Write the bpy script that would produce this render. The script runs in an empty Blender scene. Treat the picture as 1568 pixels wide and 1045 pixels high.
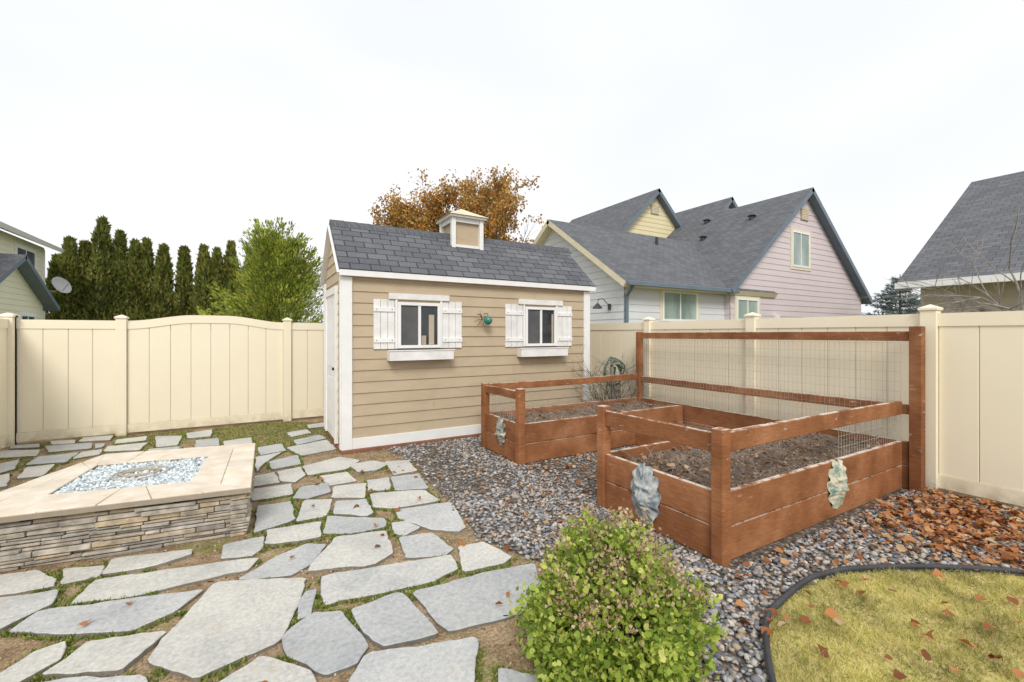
import bpy, bmesh, math, random
import numpy as np
from mathutils import Vector, Matrix, noise as mn
random.seed(7); rng=np.random.default_rng(7)
sc=bpy.context.scene
Z=Vector((0,0,1))
# ---------------------------------------------------------------- materials
def newmat(name):
    m=bpy.data.materials.new(name); m.use_nodes=True
    nt=m.node_tree; b=nt.nodes['Principled BSDF']
    return m,nt,b
def L(nt,a,b): nt.links.new(a,b)
def c4(c): return (c[0],c[1],c[2],1)
def noise_node(nt,scale,detail=4,stretch=(1,1,1),rough=.55,coord='Object'):
    tc=nt.nodes.new('ShaderNodeTexCoord'); mp=nt.nodes.new('ShaderNodeMapping')
    mp.inputs['Scale'].default_value=stretch
    n=nt.nodes.new('ShaderNodeTexNoise'); n.inputs['Scale'].default_value=scale
    n.inputs['Detail'].default_value=detail; n.inputs['Roughness'].default_value=rough
    L(nt,tc.outputs[coord],mp.inputs[0]); L(nt,mp.outputs[0],n.inputs['Vector'])
    return n
def ramp(nt,fac,stops,interp='LINEAR'):
    r=nt.nodes.new('ShaderNodeValToRGB'); r.color_ramp.interpolation=interp
    e=r.color_ramp.elements
    e[0].position=stops[0][0]; e[0].color=c4(stops[0][1])
    e[1].position=stops[-1][0]; e[1].color=c4(stops[-1][1])
    for p,c in stops[1:-1]:
        k=e.new(p); k.color=c4(c)
    L(nt,fac,r.inputs[0]); return r
def mix(nt,fac,a,b,mode='MIX'):
    x=nt.nodes.new('ShaderNodeMixRGB'); x.blend_type=mode
    for i,v in ((0,fac),(1,a),(2,b)):
        if hasattr(v,'links') or hasattr(v,'is_linked'): L(nt,v,x.inputs[i])
        elif i==0: x.inputs[0].default_value=v
        else: x.inputs[i].default_value=c4(v)
    return x.outputs[0]
def bump(nt,b,h,strength=.3,dist=.01):
    x=nt.nodes.new('ShaderNodeBump'); x.inputs['Strength'].default_value=strength
    x.inputs['Distance'].default_value=dist
    L(nt,h,x.inputs['Height']); L(nt,x.outputs[0],b.inputs['Normal'])
def M(name,c1,c2=None,scale=4,rough=.75,bs=0,bscale=40,stretch=(1,1,1),spec=.3,metal=0,island=0,dist=.005,splash=None):
    m,nt,b=newmat(name)
    c2=c2 or tuple(x*.86 for x in c1)
    n=noise_node(nt,scale,5,stretch)
    col=ramp(nt,n.outputs[0],[(.32,c2),(.66,c1)]).outputs[0]
    g=nt.nodes.new('ShaderNodeNewGeometry')
    if island:
        r=ramp(nt,g.outputs['Random Per Island'],[(0,(1-island,)*3),(1,(1,1,1))]).outputs[0]
        col=mix(nt,1,col,r,'MULTIPLY')
    if splash:   # soil splashed on the foot of the wall
        sp=nt.nodes.new('ShaderNodeSeparateXYZ'); L(nt,g.outputs['Position'],sp.inputs[0])
        f1=ramp(nt,sp.outputs[2],[(.0,(.85,.85,.85)),(.22,(0,0,0))]).outputs[0]
        n3=noise_node(nt,9,5); f2=ramp(nt,n3.outputs[0],[(.35,(0,0,0)),(.7,(1,1,1))]).outputs[0]
        col=mix(nt,mix(nt,1,f1,f2,'MULTIPLY'),col,splash)
    L(nt,col,b.inputs['Base Color'])
    b.inputs['Roughness'].default_value=rough; b.inputs['Metallic'].default_value=metal
    b.inputs['Specular IOR Level'].default_value=spec
    if bs:
        n2=noise_node(nt,bscale,4,stretch); bump(nt,b,n2.outputs[0],bs,dist)
    return m
def island_mat(name,stops,rough=.7,trans=0,noise_scale=0,spec=.3,interp='LINEAR',bs=0):
    m,nt,b=newmat(name)
    g=nt.nodes.new('ShaderNodeNewGeometry')
    col=ramp(nt,g.outputs['Random Per Island'],stops,interp).outputs[0]
    if noise_scale:
        n=noise_node(nt,noise_scale,3)
        d=ramp(nt,n.outputs[0],[(.3,(.55,.55,.55)),(.7,(1.15,1.15,1.15))]).outputs[0]
        col=mix(nt,1,col,d,'MULTIPLY')
        if bs: bump(nt,b,n.outputs[0],bs,.01)
    L(nt,col,b.inputs['Base Color']); b.inputs['Roughness'].default_value=rough
    b.inputs['Specular IOR Level'].default_value=spec
    if trans:
        t=nt.nodes.new('ShaderNodeBsdfTranslucent'); L(nt,col,t.inputs[0])
        s=nt.nodes.new('ShaderNodeMixShader'); s.inputs[0].default_value=trans
        L(nt,b.outputs[0],s.inputs[1]); L(nt,t.outputs[0],s.inputs[2])
        L(nt,s.outputs[0],nt.nodes['Material Output'].inputs[0])
    return m
def shingle(name,c1,c2,c3):
    m,nt,b=newmat(name)
    tc=nt.nodes.new('ShaderNodeTexCoord')
    br=nt.nodes.new('ShaderNodeTexBrick')
    br.inputs['Scale'].default_value=1; br.inputs['Brick Width'].default_value=.27
    br.inputs['Row Height'].default_value=.14; br.inputs['Mortar Size'].default_value=.008
    br.inputs['Mortar Smooth'].default_value=.3
    br.inputs['Color1'].default_value=c4(c1); br.inputs['Color2'].default_value=c4(c2); br.inputs['Mortar'].default_value=c4(c3)
    br.inputs['Bias'].default_value=-.1
    L(nt,tc.outputs['UV'],br.inputs['Vector'])
    n=noise_node(nt,2.5,5); d=ramp(nt,n.outputs[0],[(.3,(.9,.9,.9)),(.7,(1.08,1.08,1.07))]).outputs[0]
    n2=noise_node(nt,120,2); d2=ramp(nt,n2.outputs[0],[(.35,(.7,.7,.7)),(.65,(1.25,1.25,1.25))]).outputs[0]
    col=mix(nt,1,mix(nt,1,br.outputs['Color'],d,'MULTIPLY'),d2,'MULTIPLY')
    L(nt,col,b.inputs['Base Color']); b.inputs['Roughness'].default_value=.9
    b.inputs['Specular IOR Level'].default_value=.15
    inv=nt.nodes.new('ShaderNodeMath'); inv.operation='SUBTRACT'; inv.inputs[0].default_value=1; L(nt,br.outputs['Fac'],inv.inputs[1])
    bump(nt,b,inv.outputs[0],.6,.01)
    return m
def wood():
    m,nt,b=newmat('brown_stained_wood')
    n=noise_node(nt,3,5); base=ramp(nt,n.outputs[0],[(.3,(.215,.085,.036)),(.5,(.31,.13,.056)),(.72,(.42,.20,.10))]).outputs[0]
    g=nt.nodes.new('ShaderNodeNewGeometry')
    r=ramp(nt,g.outputs['Random Per Island'],[(0,(.82,.82,.82)),(1,(1.12,1.1,1.08))]).outputs[0]
    base=mix(nt,1,base,r,'MULTIPLY')
    gs=noise_node(nt,9,6,(1,1,14),.7); gm=ramp(nt,gs.outputs[0],[(.35,(.74,.72,.70)),(.6,(1.08,1.08,1.08))]).outputs[0]
    base=mix(nt,1,base,gm,'MULTIPLY')
    ch=noise_node(nt,8,8,(1,1,3.2),.78); cf=ramp(nt,ch.outputs[0],[(.61,(0,0,0)),(.64,(1,1,1))]).outputs[0]
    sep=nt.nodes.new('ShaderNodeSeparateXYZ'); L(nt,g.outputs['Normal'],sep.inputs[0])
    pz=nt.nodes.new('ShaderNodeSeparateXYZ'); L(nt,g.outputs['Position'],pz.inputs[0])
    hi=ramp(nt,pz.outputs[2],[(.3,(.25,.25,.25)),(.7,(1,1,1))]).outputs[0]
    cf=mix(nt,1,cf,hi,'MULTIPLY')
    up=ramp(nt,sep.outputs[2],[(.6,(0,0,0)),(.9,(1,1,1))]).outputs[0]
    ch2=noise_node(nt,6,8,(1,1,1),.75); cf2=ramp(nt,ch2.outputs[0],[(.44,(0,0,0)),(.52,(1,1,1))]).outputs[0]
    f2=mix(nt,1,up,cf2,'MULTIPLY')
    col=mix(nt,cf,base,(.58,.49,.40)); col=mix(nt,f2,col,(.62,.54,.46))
    L(nt,col,b.inputs['Base Color']); b.inputs['Roughness'].default_value=.7; b.inputs['Specular IOR Level'].default_value=.2
    bump(nt,b,gs.outputs[0],.4,.006)
    return m
def flag():
    m,nt,b=newmat('flagstone')
    g=nt.nodes.new('ShaderNodeNewGeometry')
    base=ramp(nt,g.outputs['Random Per Island'],[(0,(.43,.44,.44)),(.3,(.53,.53,.52)),(.6,(.57,.555,.51)),(1,(.61,.595,.55))]).outputs[0]
    n=noise_node(nt,2.2,7,(1,1,1),.65); d=ramp(nt,n.outputs[0],[(.3,(.76,.785,.81)),(.5,(.96,.96,.96)),(.72,(1.1,1.09,1.06))]).outputs[0]
    n3=noise_node(nt,40,5,(1,1,1),.7); d3=ramp(nt,n3.outputs[0],[(.3,(.76,.76,.76)),(.6,(1.07,1.07,1.07))]).outputs[0]
    col=mix(nt,1,mix(nt,1,base,d,'MULTIPLY'),d3,'MULTIPLY')
    n2=noise_node(nt,3.3,7,(1,1,1),.7); f=ramp(nt,n2.outputs[0],[(.57,(0,0,0)),(.74,(.6,.6,.6))]).outputs[0]
    col=mix(nt,f,col,(.50,.41,.28))
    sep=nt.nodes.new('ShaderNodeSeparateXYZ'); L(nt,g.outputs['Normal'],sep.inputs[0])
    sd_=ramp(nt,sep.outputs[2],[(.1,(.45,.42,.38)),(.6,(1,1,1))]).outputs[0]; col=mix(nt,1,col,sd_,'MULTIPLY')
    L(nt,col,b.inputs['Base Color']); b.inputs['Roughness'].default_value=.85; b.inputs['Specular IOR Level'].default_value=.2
    n4=noise_node(nt,7,8,(1,1,1),.68); bump(nt,b,n4.outputs[0],.8,.02)
    return m
def dirt():
    m,nt,b=newmat('dirt_with_moss')
    n=noise_node(nt,6,6,(1,1,1),.7); col=ramp(nt,n.outputs[0],[(.3,(.20,.135,.08)),(.5,(.35,.25,.15)),(.72,(.50,.385,.25))]).outputs[0]
    n2=noise_node(nt,60,4); d=ramp(nt,n2.outputs[0],[(.35,(.6,.6,.6)),(.65,(1.2,1.2,1.2))]).outputs[0]
    col=mix(nt,1,col,d,'MULTIPLY')
    n3=noise_node(nt,1.7,6,(1,1,1),.7); f=ramp(nt,n3.outputs[0],[(.54,(0,0,0)),(.66,(.7,.7,.7))]).outputs[0]
    mossn=ramp(nt,n2.outputs[0],[(.3,(.10,.12,.03)),(.7,(.32,.33,.10))]).outputs[0]
    col=mix(nt,f,col,mossn)
    L(nt,col,b.inputs['Base Color']); b.inputs['Roughness'].default_value=.95; b.inputs['Specular IOR Level'].default_value=.1
    bump(nt,b,n2.outputs[0],.8,.02); return m
def foil(name,stops,trans=.3,ns=0): return island_mat(name,stops,.6,trans,ns,.25)

m_shed=M('tan_siding',(.50,.405,.28),(.45,.36,.245),3,.6,.15,60,(1,1,3))
m_white=M('white_trim',(.82,.82,.81),(.76,.76,.75),5,.55)
m_whitew=M('worn_white_paint',(.82,.82,.81),(.68,.67,.65),5,.6,.2,50)
m_vinyl=M('cream_vinyl',(.86,.79,.62),(.84,.765,.59),1.2,.45,splash=(.42,.33,.21))
m_vinylg=M('vinyl_groove',(.56,.50,.37),None,2,.6)
m_sh=shingle('grey_shingles',(.115,.12,.135),(.165,.17,.185),(.04,.041,.045))
m_sh2=shingle('neighbour_shingles',(.125,.13,.145),(.17,.175,.185),(.08,.082,.09))
m_wood=wood(); m_flag=flag(); m_dirt=dirt()
m_skid=M('skid_brown',(.27,.12,.075),(.17,.08,.05),6,.8)
m_glass=M('window_glass',(.045,.05,.052),(.02,.024,.028),2,.04,spec=.5)
m_glassb=M('blinds_and_painted_reflection',(.40,.48,.44),(.17,.24,.21),1.6,.08,stretch=(1,1,.3),spec=.5)  # pale blinds plus a greenish reflection painted into the glass colour
m_dark=M('screen_and_painted_reflections',(.08,.085,.09),(.12,.12,.12),5,.8)
m_metal=M('galvanised_wire',(.50,.48,.43),(.34,.32,.28),8,.5,metal=.2)
m_soil=M('garden_soil',(.27,.20,.15),(.12,.085,.06),16,.95,.9,50,spec=.1,dist=.03)
m_black=M('black_plastic',(.06,.065,.075),(.035,.037,.042),8,.45)
m_trav=M('travertine',(.79,.72,.61),(.68,.57,.44),7,.6,.3,50,island=.12)
m_grout=M('grout',(.42,.36,.28),None,20,.9)
m_pink=M('pale_pink_siding',(.65,.57,.585),(.61,.535,.55),1,.6)
m_grey=M('pale_grey_siding',(.68,.69,.71),(.64,.65,.67),1,.6)
m_yel=M('yellow_siding',(.76,.67,.42),(.72,.63,.39),1,.6)
m_cream=M('cream_trim',(.76,.68,.50),(.70,.62,.45),3,.6)
m_slate=M('slate_blue_trim',(.16,.20,.25),(.13,.17,.21),3,.5)
m_lyel=M('pale_yellow_siding',(.78,.76,.60),(.74,.72,.56),1,.6)
m_tanw=M('tan_house_wall',(.46,.39,.30),(.41,.35,.27),2,.7)
m_bark=M('bark',(.20,.16,.12),(.09,.07,.05),14,.9,.6,30,(1,1,.3))
m_greybark=M('grey_bark',(.34,.31,.28),(.2,.18,.16),14,.9)
m_copper=M('cupola_roof_gold',(.76,.65,.45),(.66,.54,.35),6,.5)
m_teal=M('teal_glaze',(.03,.24,.20),(.02,.15,.13),20,.3,spec=.6)
m_bronze=M('dark_bronze',(.05,.035,.03),None,10,.4)
m_patina=M('verdigris',(.16,.30,.21),(.08,.16,.11),12,.6)
m_hose=M('garden_hose',(.10,.16,.11),(.06,.10,.07),6,.5)
m_ledge=island_mat('ledgestone',[(0,(.27,.25,.225)),(.25,(.42,.385,.33)),(.5,(.54,.49,.42)),(.7,(.44,.38,.30)),(.85,(.58,.45,.30)),(1,(.38,.36,.34))],.85,0,14,.2,bs=.5)
m_peb=island_mat('crushed_gravel',[(0,(.11,.112,.12)),(.25,(.21,.215,.23)),(.48,(.34,.345,.36)),(.60,(.47,.46,.45)),(.68,(.31,.24,.185)),(.85,(.43,.35,.27)),(1,(.58,.53,.47))],.75,0,0,.3)
m_glassrock=island_mat('fire_glass',[(0,(.24,.29,.32)),(.3,(.45,.52,.55)),(.6,(.64,.70,.72)),(1,(.86,.88,.88))],.15,0,0,.6)
m_fallen=foil('fallen_leaves',[(0,(.17,.06,.025)),(.3,(.33,.12,.04)),(.6,(.46,.19,.07)),(.85,(.52,.29,.13)),(1,(.55,.40,.25))],.15)
m_litter=foil('leaf_litter',[(0,(.12,.06,.03)),(.4,(.26,.14,.07)),(.8,(.40,.25,.14)),(1,(.52,.38,.24))],.1)
m_blade=foil('lawn_blades',[(0,(.30,.34,.07)),(.3,(.55,.53,.15)),(.6,(.78,.68,.28)),(1,(.85,.74,.42))],.4,3.5)
m_mossb=foil('moss_blades',[(0,(.08,.13,.02)),(.5,(.22,.28,.05)),(1,(.40,.41,.13))],.3)
m_bush=foil('bush_leaves',[(0,(.12,.19,.035)),(.25,(.26,.38,.06)),(.6,(.46,.58,.10)),(.85,(.64,.72,.16)),(1,(.78,.76,.28))],.45)
m_bushtop=foil('dried_flowers',[(0,(.26,.15,.10)),(.5,(.48,.32,.23)),(1,(.60,.50,.30))],.2)
m_arb=foil('arborvitae_foliage',[(0,(.08,.11,.026)),(.35,(.17,.21,.04)),(.75,(.28,.30,.07)),(1,(.40,.31,.10))],.28,.9)
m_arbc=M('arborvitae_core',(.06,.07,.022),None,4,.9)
m_cyp=foil('cypress_foliage',[(0,(.12,.18,.035)),(.35,(.30,.41,.06)),(.7,(.54,.60,.09)),(1,(.72,.68,.16))],.42,1.5)
m_aut=foil('autumn_leaves',[(0,(.36,.17,.05)),(.4,(.62,.31,.07)),(.7,(.74,.44,.13)),(.9,(.56,.48,.16)),(1,(.36,.28,.15))],.4,1)
m_spr=foil('spruce_needles',[(0,(.09,.14,.13)),(.5,(.22,.30,.29)),(1,(.42,.50,.50))],.2,1.5)
# ---------------------------------------------------------------- builders
class B:
    def __init__(s): s.v=[];s.f=[];s.m=[];s.u=[];s.mats=[]
    def mi(s,mat):
        if mat not in s.mats: s.mats.append(mat)
        return s.mats.index(mat)
    def poly(s,pts,mat,uv=None):
        i=len(s.v); s.v+= [tuple(p) for p in pts]; s.f.append(tuple(range(i,i+len(pts)))); s.m.append(s.mi(mat)); s.u.append(uv)
    def solid(s,pts,faces,mat,uvs=None):
        i=len(s.v); s.v+=[tuple(p) for p in pts]
        for k,f in enumerate(faces):
            s.f.append(tuple(i+j for j in f)); s.m.append(s.mi(mat if not isinstance(mat,list) else mat[k])); s.u.append(uvs[k] if uvs else None)
    def box(s,a0,a1,b0,b1,c0,c1,mat,fr=None):
        O,U,N=fr if fr else (Vector((0,0,0)),Vector((1,0,0)),Vector((0,1,0)))
        P=[O+U*a+N*b+Z*c for c in (c0,c1) for b in (b0,b1) for a in (a0,a1)]
        s.solid(P,[(0,2,3,1),(4,5,7,6),(0,1,5,4),(2,6,7,3),(0,4,6,2),(1,3,7,5)],mat)
    def beam(s,p,q,w,h,mat,up=Z):
        p=Vector(p);q=Vector(q);d=(q-p).normalized(); x=d.cross(up).normalized(); y=x.cross(d)
        P=[e+x*i*w/2+y*j*h/2 for e in (p,q) for i,j in ((-1,-1),(1,-1),(1,1),(-1,1))]
        s.solid(P,[(3,2,1,0),(4,5,6,7),(0,1,5,4),(1,2,6,5),(2,3,7,6),(3,0,4,7)],mat)
    def prism(s,poly,z0,z1,mat,inset=0,top=None):
        n=len(poly); cx=sum(p[0] for p in poly)/n; cy=sum(p[1] for p in poly)/n
        P=[(p[0],p[1],z0) for p in poly]+[(p[0],p[1],z1-inset) for p in poly]
        F=[(i,(i+1)%n,n+(i+1)%n,n+i) for i in range(n)]
        if inset:
            for p in poly:
                d=math.hypot(p[0]-cx,p[1]-cy)+1e-6; k=1-inset*1.2/d
                P.append((cx+(p[0]-cx)*k,cy+(p[1]-cy)*k,z1))
            F+=[(n+i,n+(i+1)%n,2*n+(i+1)%n,2*n+i) for i in range(n)]
            F.append(tuple(range(2*n,3*n)))
        else: F.append(tuple(range(n,2*n)))
        F.append(tuple(reversed(range(n))))
        s.solid(P,F,mat)
    def tube(s,pts,r,mat,k=6,r2=None):
        pts=[Vector(p) for p in pts]; n=len(pts); i0=len(s.v); mi=s.mi(mat)
        for i,p in enumerate(pts):
            d=(pts[min(i+1,n-1)]-pts[max(i-1,0)]).normalized()
            x=d.cross(Vector((.31,.2,.93))).normalized(); y=d.cross(x)
            rr=r if r2 is None else r+(r2-r)*i/(n-1)
            for j in range(k):
                a=2*math.pi*j/k; s.v.append(tuple(p+x*math.cos(a)*rr+y*math.sin(a)*rr))
        for i in range(n-1):
            for j in range(k):
                a=i0+i*k; s.f.append((a+j,a+(j+1)%k,a+k+(j+1)%k,a+k+j)); s.m.append(mi); s.u.append(None)
    def build(s,name,parent=None,bevel=0,recalc=True,smooth=False):
        me=bpy.data.meshes.new(name); me.from_pydata(s.v,[],s.f)
        for m in s.mats: me.materials.append(m)
        me.polygons.foreach_set('material_index',s.m)
        if any(s.u):
            l=me.uv_layers.new(name='UVMap')
            for p,u in zip(me.polygons,s.u):
                if u:
                    for k,li in enumerate(p.loop_indices): l.data[li].uv=u[k]
        me.update()
        if recalc:
            bm=bmesh.new(); bm.from_mesh(me); bmesh.ops.recalc_face_normals(bm,faces=bm.faces); bm.to_mesh(me); bm.free()
        if smooth: me.polygons.foreach_set('use_smooth',[True]*len(me.polygons))
        o=bpy.data.objects.new(name,me); sc.collection.objects.link(o)
        if parent: o.parent=parent
        if bevel:
            b=o.modifiers.new('bevel','BEVEL'); b.width=bevel; b.segments=1; b.limit_method='ANGLE'
        return o
def empty(name,loc=(0,0,0)):
    o=bpy.data.objects.new(name,None); sc.collection.objects.link(o); o.empty_display_size=.2; return o
def npmesh(name,V,F,mat,parent=None,smooth=False):
    me=bpy.data.meshes.new(name); k=F.shape[1]
    me.vertices.add(len(V)); me.vertices.foreach_set('co',V.astype(np.float32).ravel())
    me.loops.add(F.size); me.loops.foreach_set('vertex_index',F.astype(np.int32).ravel())
    me.polygons.add(len(F)); me.polygons.foreach_set('loop_start',np.arange(0,F.size,k,dtype=np.int32))
    me.update(calc_edges=True); me.materials.append(mat)
    if smooth: me.polygons.foreach_set('use_smooth',[True]*len(F))
    o=bpy.data.objects.new(name,me); sc.collection.objects.link(o)
    if parent: o.parent=parent
    return o
def nrm(a): return a/(np.linalg.norm(a,axis=1,keepdims=True)+1e-9)
def frames(d,n=None):
    d=nrm(d); r=rng.normal(size=d.shape) if n is None else n
    x=nrm(np.cross(d,r)); z=np.cross(x,d)
    return np.stack([x,d,z],axis=2)
def scatter(name,bv,bf,pos,scl,R,mat,parent=None,jit=0,smooth=False):
    n=len(pos); bv=np.asarray(bv,float); bf=np.asarray(bf)
    P=np.repeat(bv[None],n,0)
    if jit: P=P*(1+rng.uniform(-jit,jit,size=P.shape))
    P=P*scl[:,None,:]
    P=np.einsum('nij,nkj->nki',R,P)+pos[:,None,:]
    F=(bf[None]+(np.arange(n)*len(bv))[:,None,None]).reshape(-1,bf.shape[1])
    return npmesh(name,P.reshape(-1,3),F,mat,parent,smooth)
def rrot(n): return frames(rng.normal(size=(n,3)))
bm=bmesh.new(); bmesh.ops.create_icosphere(bm,subdivisions=1,radius=1); bm.verts.ensure_lookup_table()
ICOV=[tuple(v.co) for v in bm.verts]; ICOF=[[v.index for v in f.verts] for f in bm.faces]; bm.free()
LEAF4V=[(0,0,0),(.38,.45,.05),(0,1,0),(-.38,.45,.05)]; LEAF4F=[[0,1,2,3]]
LEAF8V=[(0,0,0),(.33,.22,.10),(.46,.55,.16),(.2,.85,.05),(0,1.0,-.05),(-.2,.85,.08),(-.46,.55,.12),(-.33,.22,.10)]
LEAF8F=[[0,1,2,3],[0,3,4,5],[0,5,6,7]]
def inpoly(x,y,poly):
    ins=np.zeros(len(x),bool); n=len(poly); j=n-1
    for i in range(n):
        xi,yi=poly[i]; xj,yj=poly[j]
        c=((yi>y)!=(yj>y))&(x<(xj-xi)*(y-yi)/(yj-yi+1e-12)+xi)
        ins^=c; j=i
    return ins
# plan survey: photo-rectified ground coordinates -> metres on the plane z
def G(u,v,z=0.):
    d=675*(1.58-z)/(v-512.); l=d*(u-784)/675
    return (.503*d+.864*l, .864*d-.503*l)
# ---------------------------------------------------------------- camera, light, world
cam=bpy.data.cameras.new('camera'); co=bpy.data.objects.new('camera',cam); sc.collection.objects.link(co); sc.camera=co
cam.sensor_width=36; cam.lens=675/1568*36; cam.shift_y=-10.5/1568; cam.clip_end=2000; cam.clip_start=.05
co.location=(0,0,1.58); co.rotation_euler=(math.radians(90),0,math.radians(-30.2))
w=bpy.data.worlds.new('World'); sc.world=w; w.use_nodes=True; nt=w.node_tree
bg=nt.nodes['Background']; sky=nt.nodes.new('ShaderNodeTexSky'); sky.sky_type='NISHITA'; sky.sun_disc=False
sky.sun_elevation=math.radians(42); sky.sun_rotation=math.radians(207); sky.dust_density=4; sky.air_density=1.5
hs=nt.nodes.new('ShaderNodeHueSaturation'); hs.inputs['Saturation'].default_value=.25; L(nt,sky.outputs[0],hs.inputs['Color'])
tc=nt.nodes.new('ShaderNodeTexCoord'); mp=nt.nodes.new('ShaderNodeMapping'); mp.inputs['Scale'].default_value=(1,1,2.5)
cn=nt.nodes.new('ShaderNodeTexNoise'); cn.inputs['Scale'].default_value=1.1; cn.inputs['Detail'].default_value=3
L(nt,tc.outputs['Generated'],mp.inputs[0]); L(nt,mp.outputs[0],cn.inputs['Vector'])
cl=ramp(nt,cn.outputs[0],[(.3,(7.0,7.2,7.55)),(.7,(8.2,8.3,8.42))]).outputs[0]
wm=mix(nt,.9,hs.outputs[0],cl)
L(nt,wm,bg.inputs[0]); bg.inputs[1].default_value=.14
sd=bpy.data.lights.new('sun','SUN'); sd.energy=1.5; sd.angle=math.radians(20); sd.color=(1,.965,.90)
sd.energy=2.1
so=bpy.data.objects.new('sun',sd); sc.collection.objects.link(so)
sdir=Vector((-.45,-.88,.9)).normalized(); so.rotation_euler=sdir.to_track_quat('Z','Y').to_euler(); so.location=(0,0,20)
sc.view_settings.view_transform='Standard'; sc.view_settings.look='None'; sc.view_settings.exposure=0
# ---------------------------------------------------------------- ground
b=B(); b.poly([(-300,-300,0),(300,-300,0),(300,300,0),(-300,300,0)],m_dirt); b.build('ground',recalc=False)
GE=[G(*p) for p in [(590,688),(625,703),(652,735),(682,762),(716,802),(735,825),(790,848),(850,870),(880,960),(920,1045),(940,1090)]]
gravel=GE+[(1.1,-3),(5.9,-3),(5.9,8.9),(5.2,8.9),(5.2,6.12)]
m,nt,bb=newmat('gravel_bed')
vo=nt.nodes.new('ShaderNodeTexVoronoi'); vo.inputs['Scale'].default_value=38
tc=nt.nodes.new('ShaderNodeTexCoord'); L(nt,tc.outputs['Object'],vo.inputs['Vector'])
sp=nt.nodes.new('ShaderNodeSeparateColor'); L(nt,vo.outputs['Color'],sp.inputs[0])
cc=ramp(nt,sp.outputs[0],[(0,(.10,.085,.07)),(.5,(.22,.19,.16)),(.75,(.32,.25,.18)),(1,(.44,.37,.30))]).outputs[0]
dd=ramp(nt,vo.outputs['Distance'],[(.1,(1,1,1)),(.6,(.35,.35,.35))]).outputs[0]
L(nt,mix(nt,1,cc,dd,'MULTIPLY'),bb.inputs['Base Color']); bb.inputs['Roughness'].default_value=.9
m_gbed=m
b=B(); b.poly([(x,y,.004) for x,y in gravel],m_gbed); b.build('gravel_bed',recalc=False)
edge=[G(*p) for p in [(1210,1130),(1195,1090),(1178,1040),(1172,1000),(1178,955),(1205,918),(1250,893),(1310,880),(1400,877),(1480,879),(1568,885),(1660,893)]]
lawn=edge+[(5.6,.3),(5.6,-3),(1.6,-3)]
m_lawn=M('lawn_thatch',(.62,.52,.24),(.38,.36,.10),9,.95,.6,80,spec=.1)
b=B(); b.poly([(x,y,.012) for x,y in lawn],m_lawn); b.build('lawn',recalc=False)
b=B()
m_field=M('far_grass',(.20,.20,.08),(.14,.15,.05),2,.95)
b.poly([(-200,9.3,.004),(200,9.3,.004),(200,250,.004),(-200,250,.004)],m_field); b.poly([(6.2,-100,.004),(200,-100,.004),(200,9.29,.004),(6.2,9.29,.004)],m_field)
b.build('neighbouring_grass',recalc=False)
def rects(x,y): 
    r=(x>2.72)&(y>1.80)&(y<3.16)
    r|=(x>2.72)&(y>4.5)&(y<5.6); r|=(x>4.6)&(y>1.8)&(y<5.6)
    return r
N=66000; x=rng.uniform(.2,5.9,N); y=rng.uniform(.2,7.5,N)
jx=x+rng.normal(0,.05,N); jy=y+rng.normal(0,.05,N)
k=inpoly(jx,jy,gravel)&~inpoly(x,y,lawn)&~rects(x,y)
k&=~((x>2.8)&(y>3.1)&(y<4.6)&(rng.random(N)<.55))
nz=np.array([mn.noise(Vector((a*1.3,c*1.3,2))) for a,c in zip(x,y)])
k&=~((y>3.0)&(nz+rng.normal(0,.2,N)>.12)&(rng.random(N)<.7)); k&=~((y>3.3)&(rng.random(N)<.2))
x=x[k];y=y[k];n=len(x)
s=rng.uniform(.007,.019,n)*rng.choice([1,1,1,1.4],n)
scl=np.stack([s*rng.uniform(.9,1.5,n),s,s*rng.uniform(.35,.6,n)],1)
a=rng.uniform(0,6.28,n); tl=rng.normal(0,.25,(n,2))
zz=nrm(np.stack([tl[:,0],tl[:,1],np.ones(n)],1)); xx=np.stack([np.cos(a),np.sin(a),np.zeros(n)],1)
yy=nrm(np.cross(zz,xx)); xx=np.cross(yy,zz); R=np.stack([xx,yy,zz],2)
scatter('gravel',ICOV,ICOF,np.stack([x,y,.008+rng.uniform(0,.012,n)],1),scl,R,m_peb,jit=.32)
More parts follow.
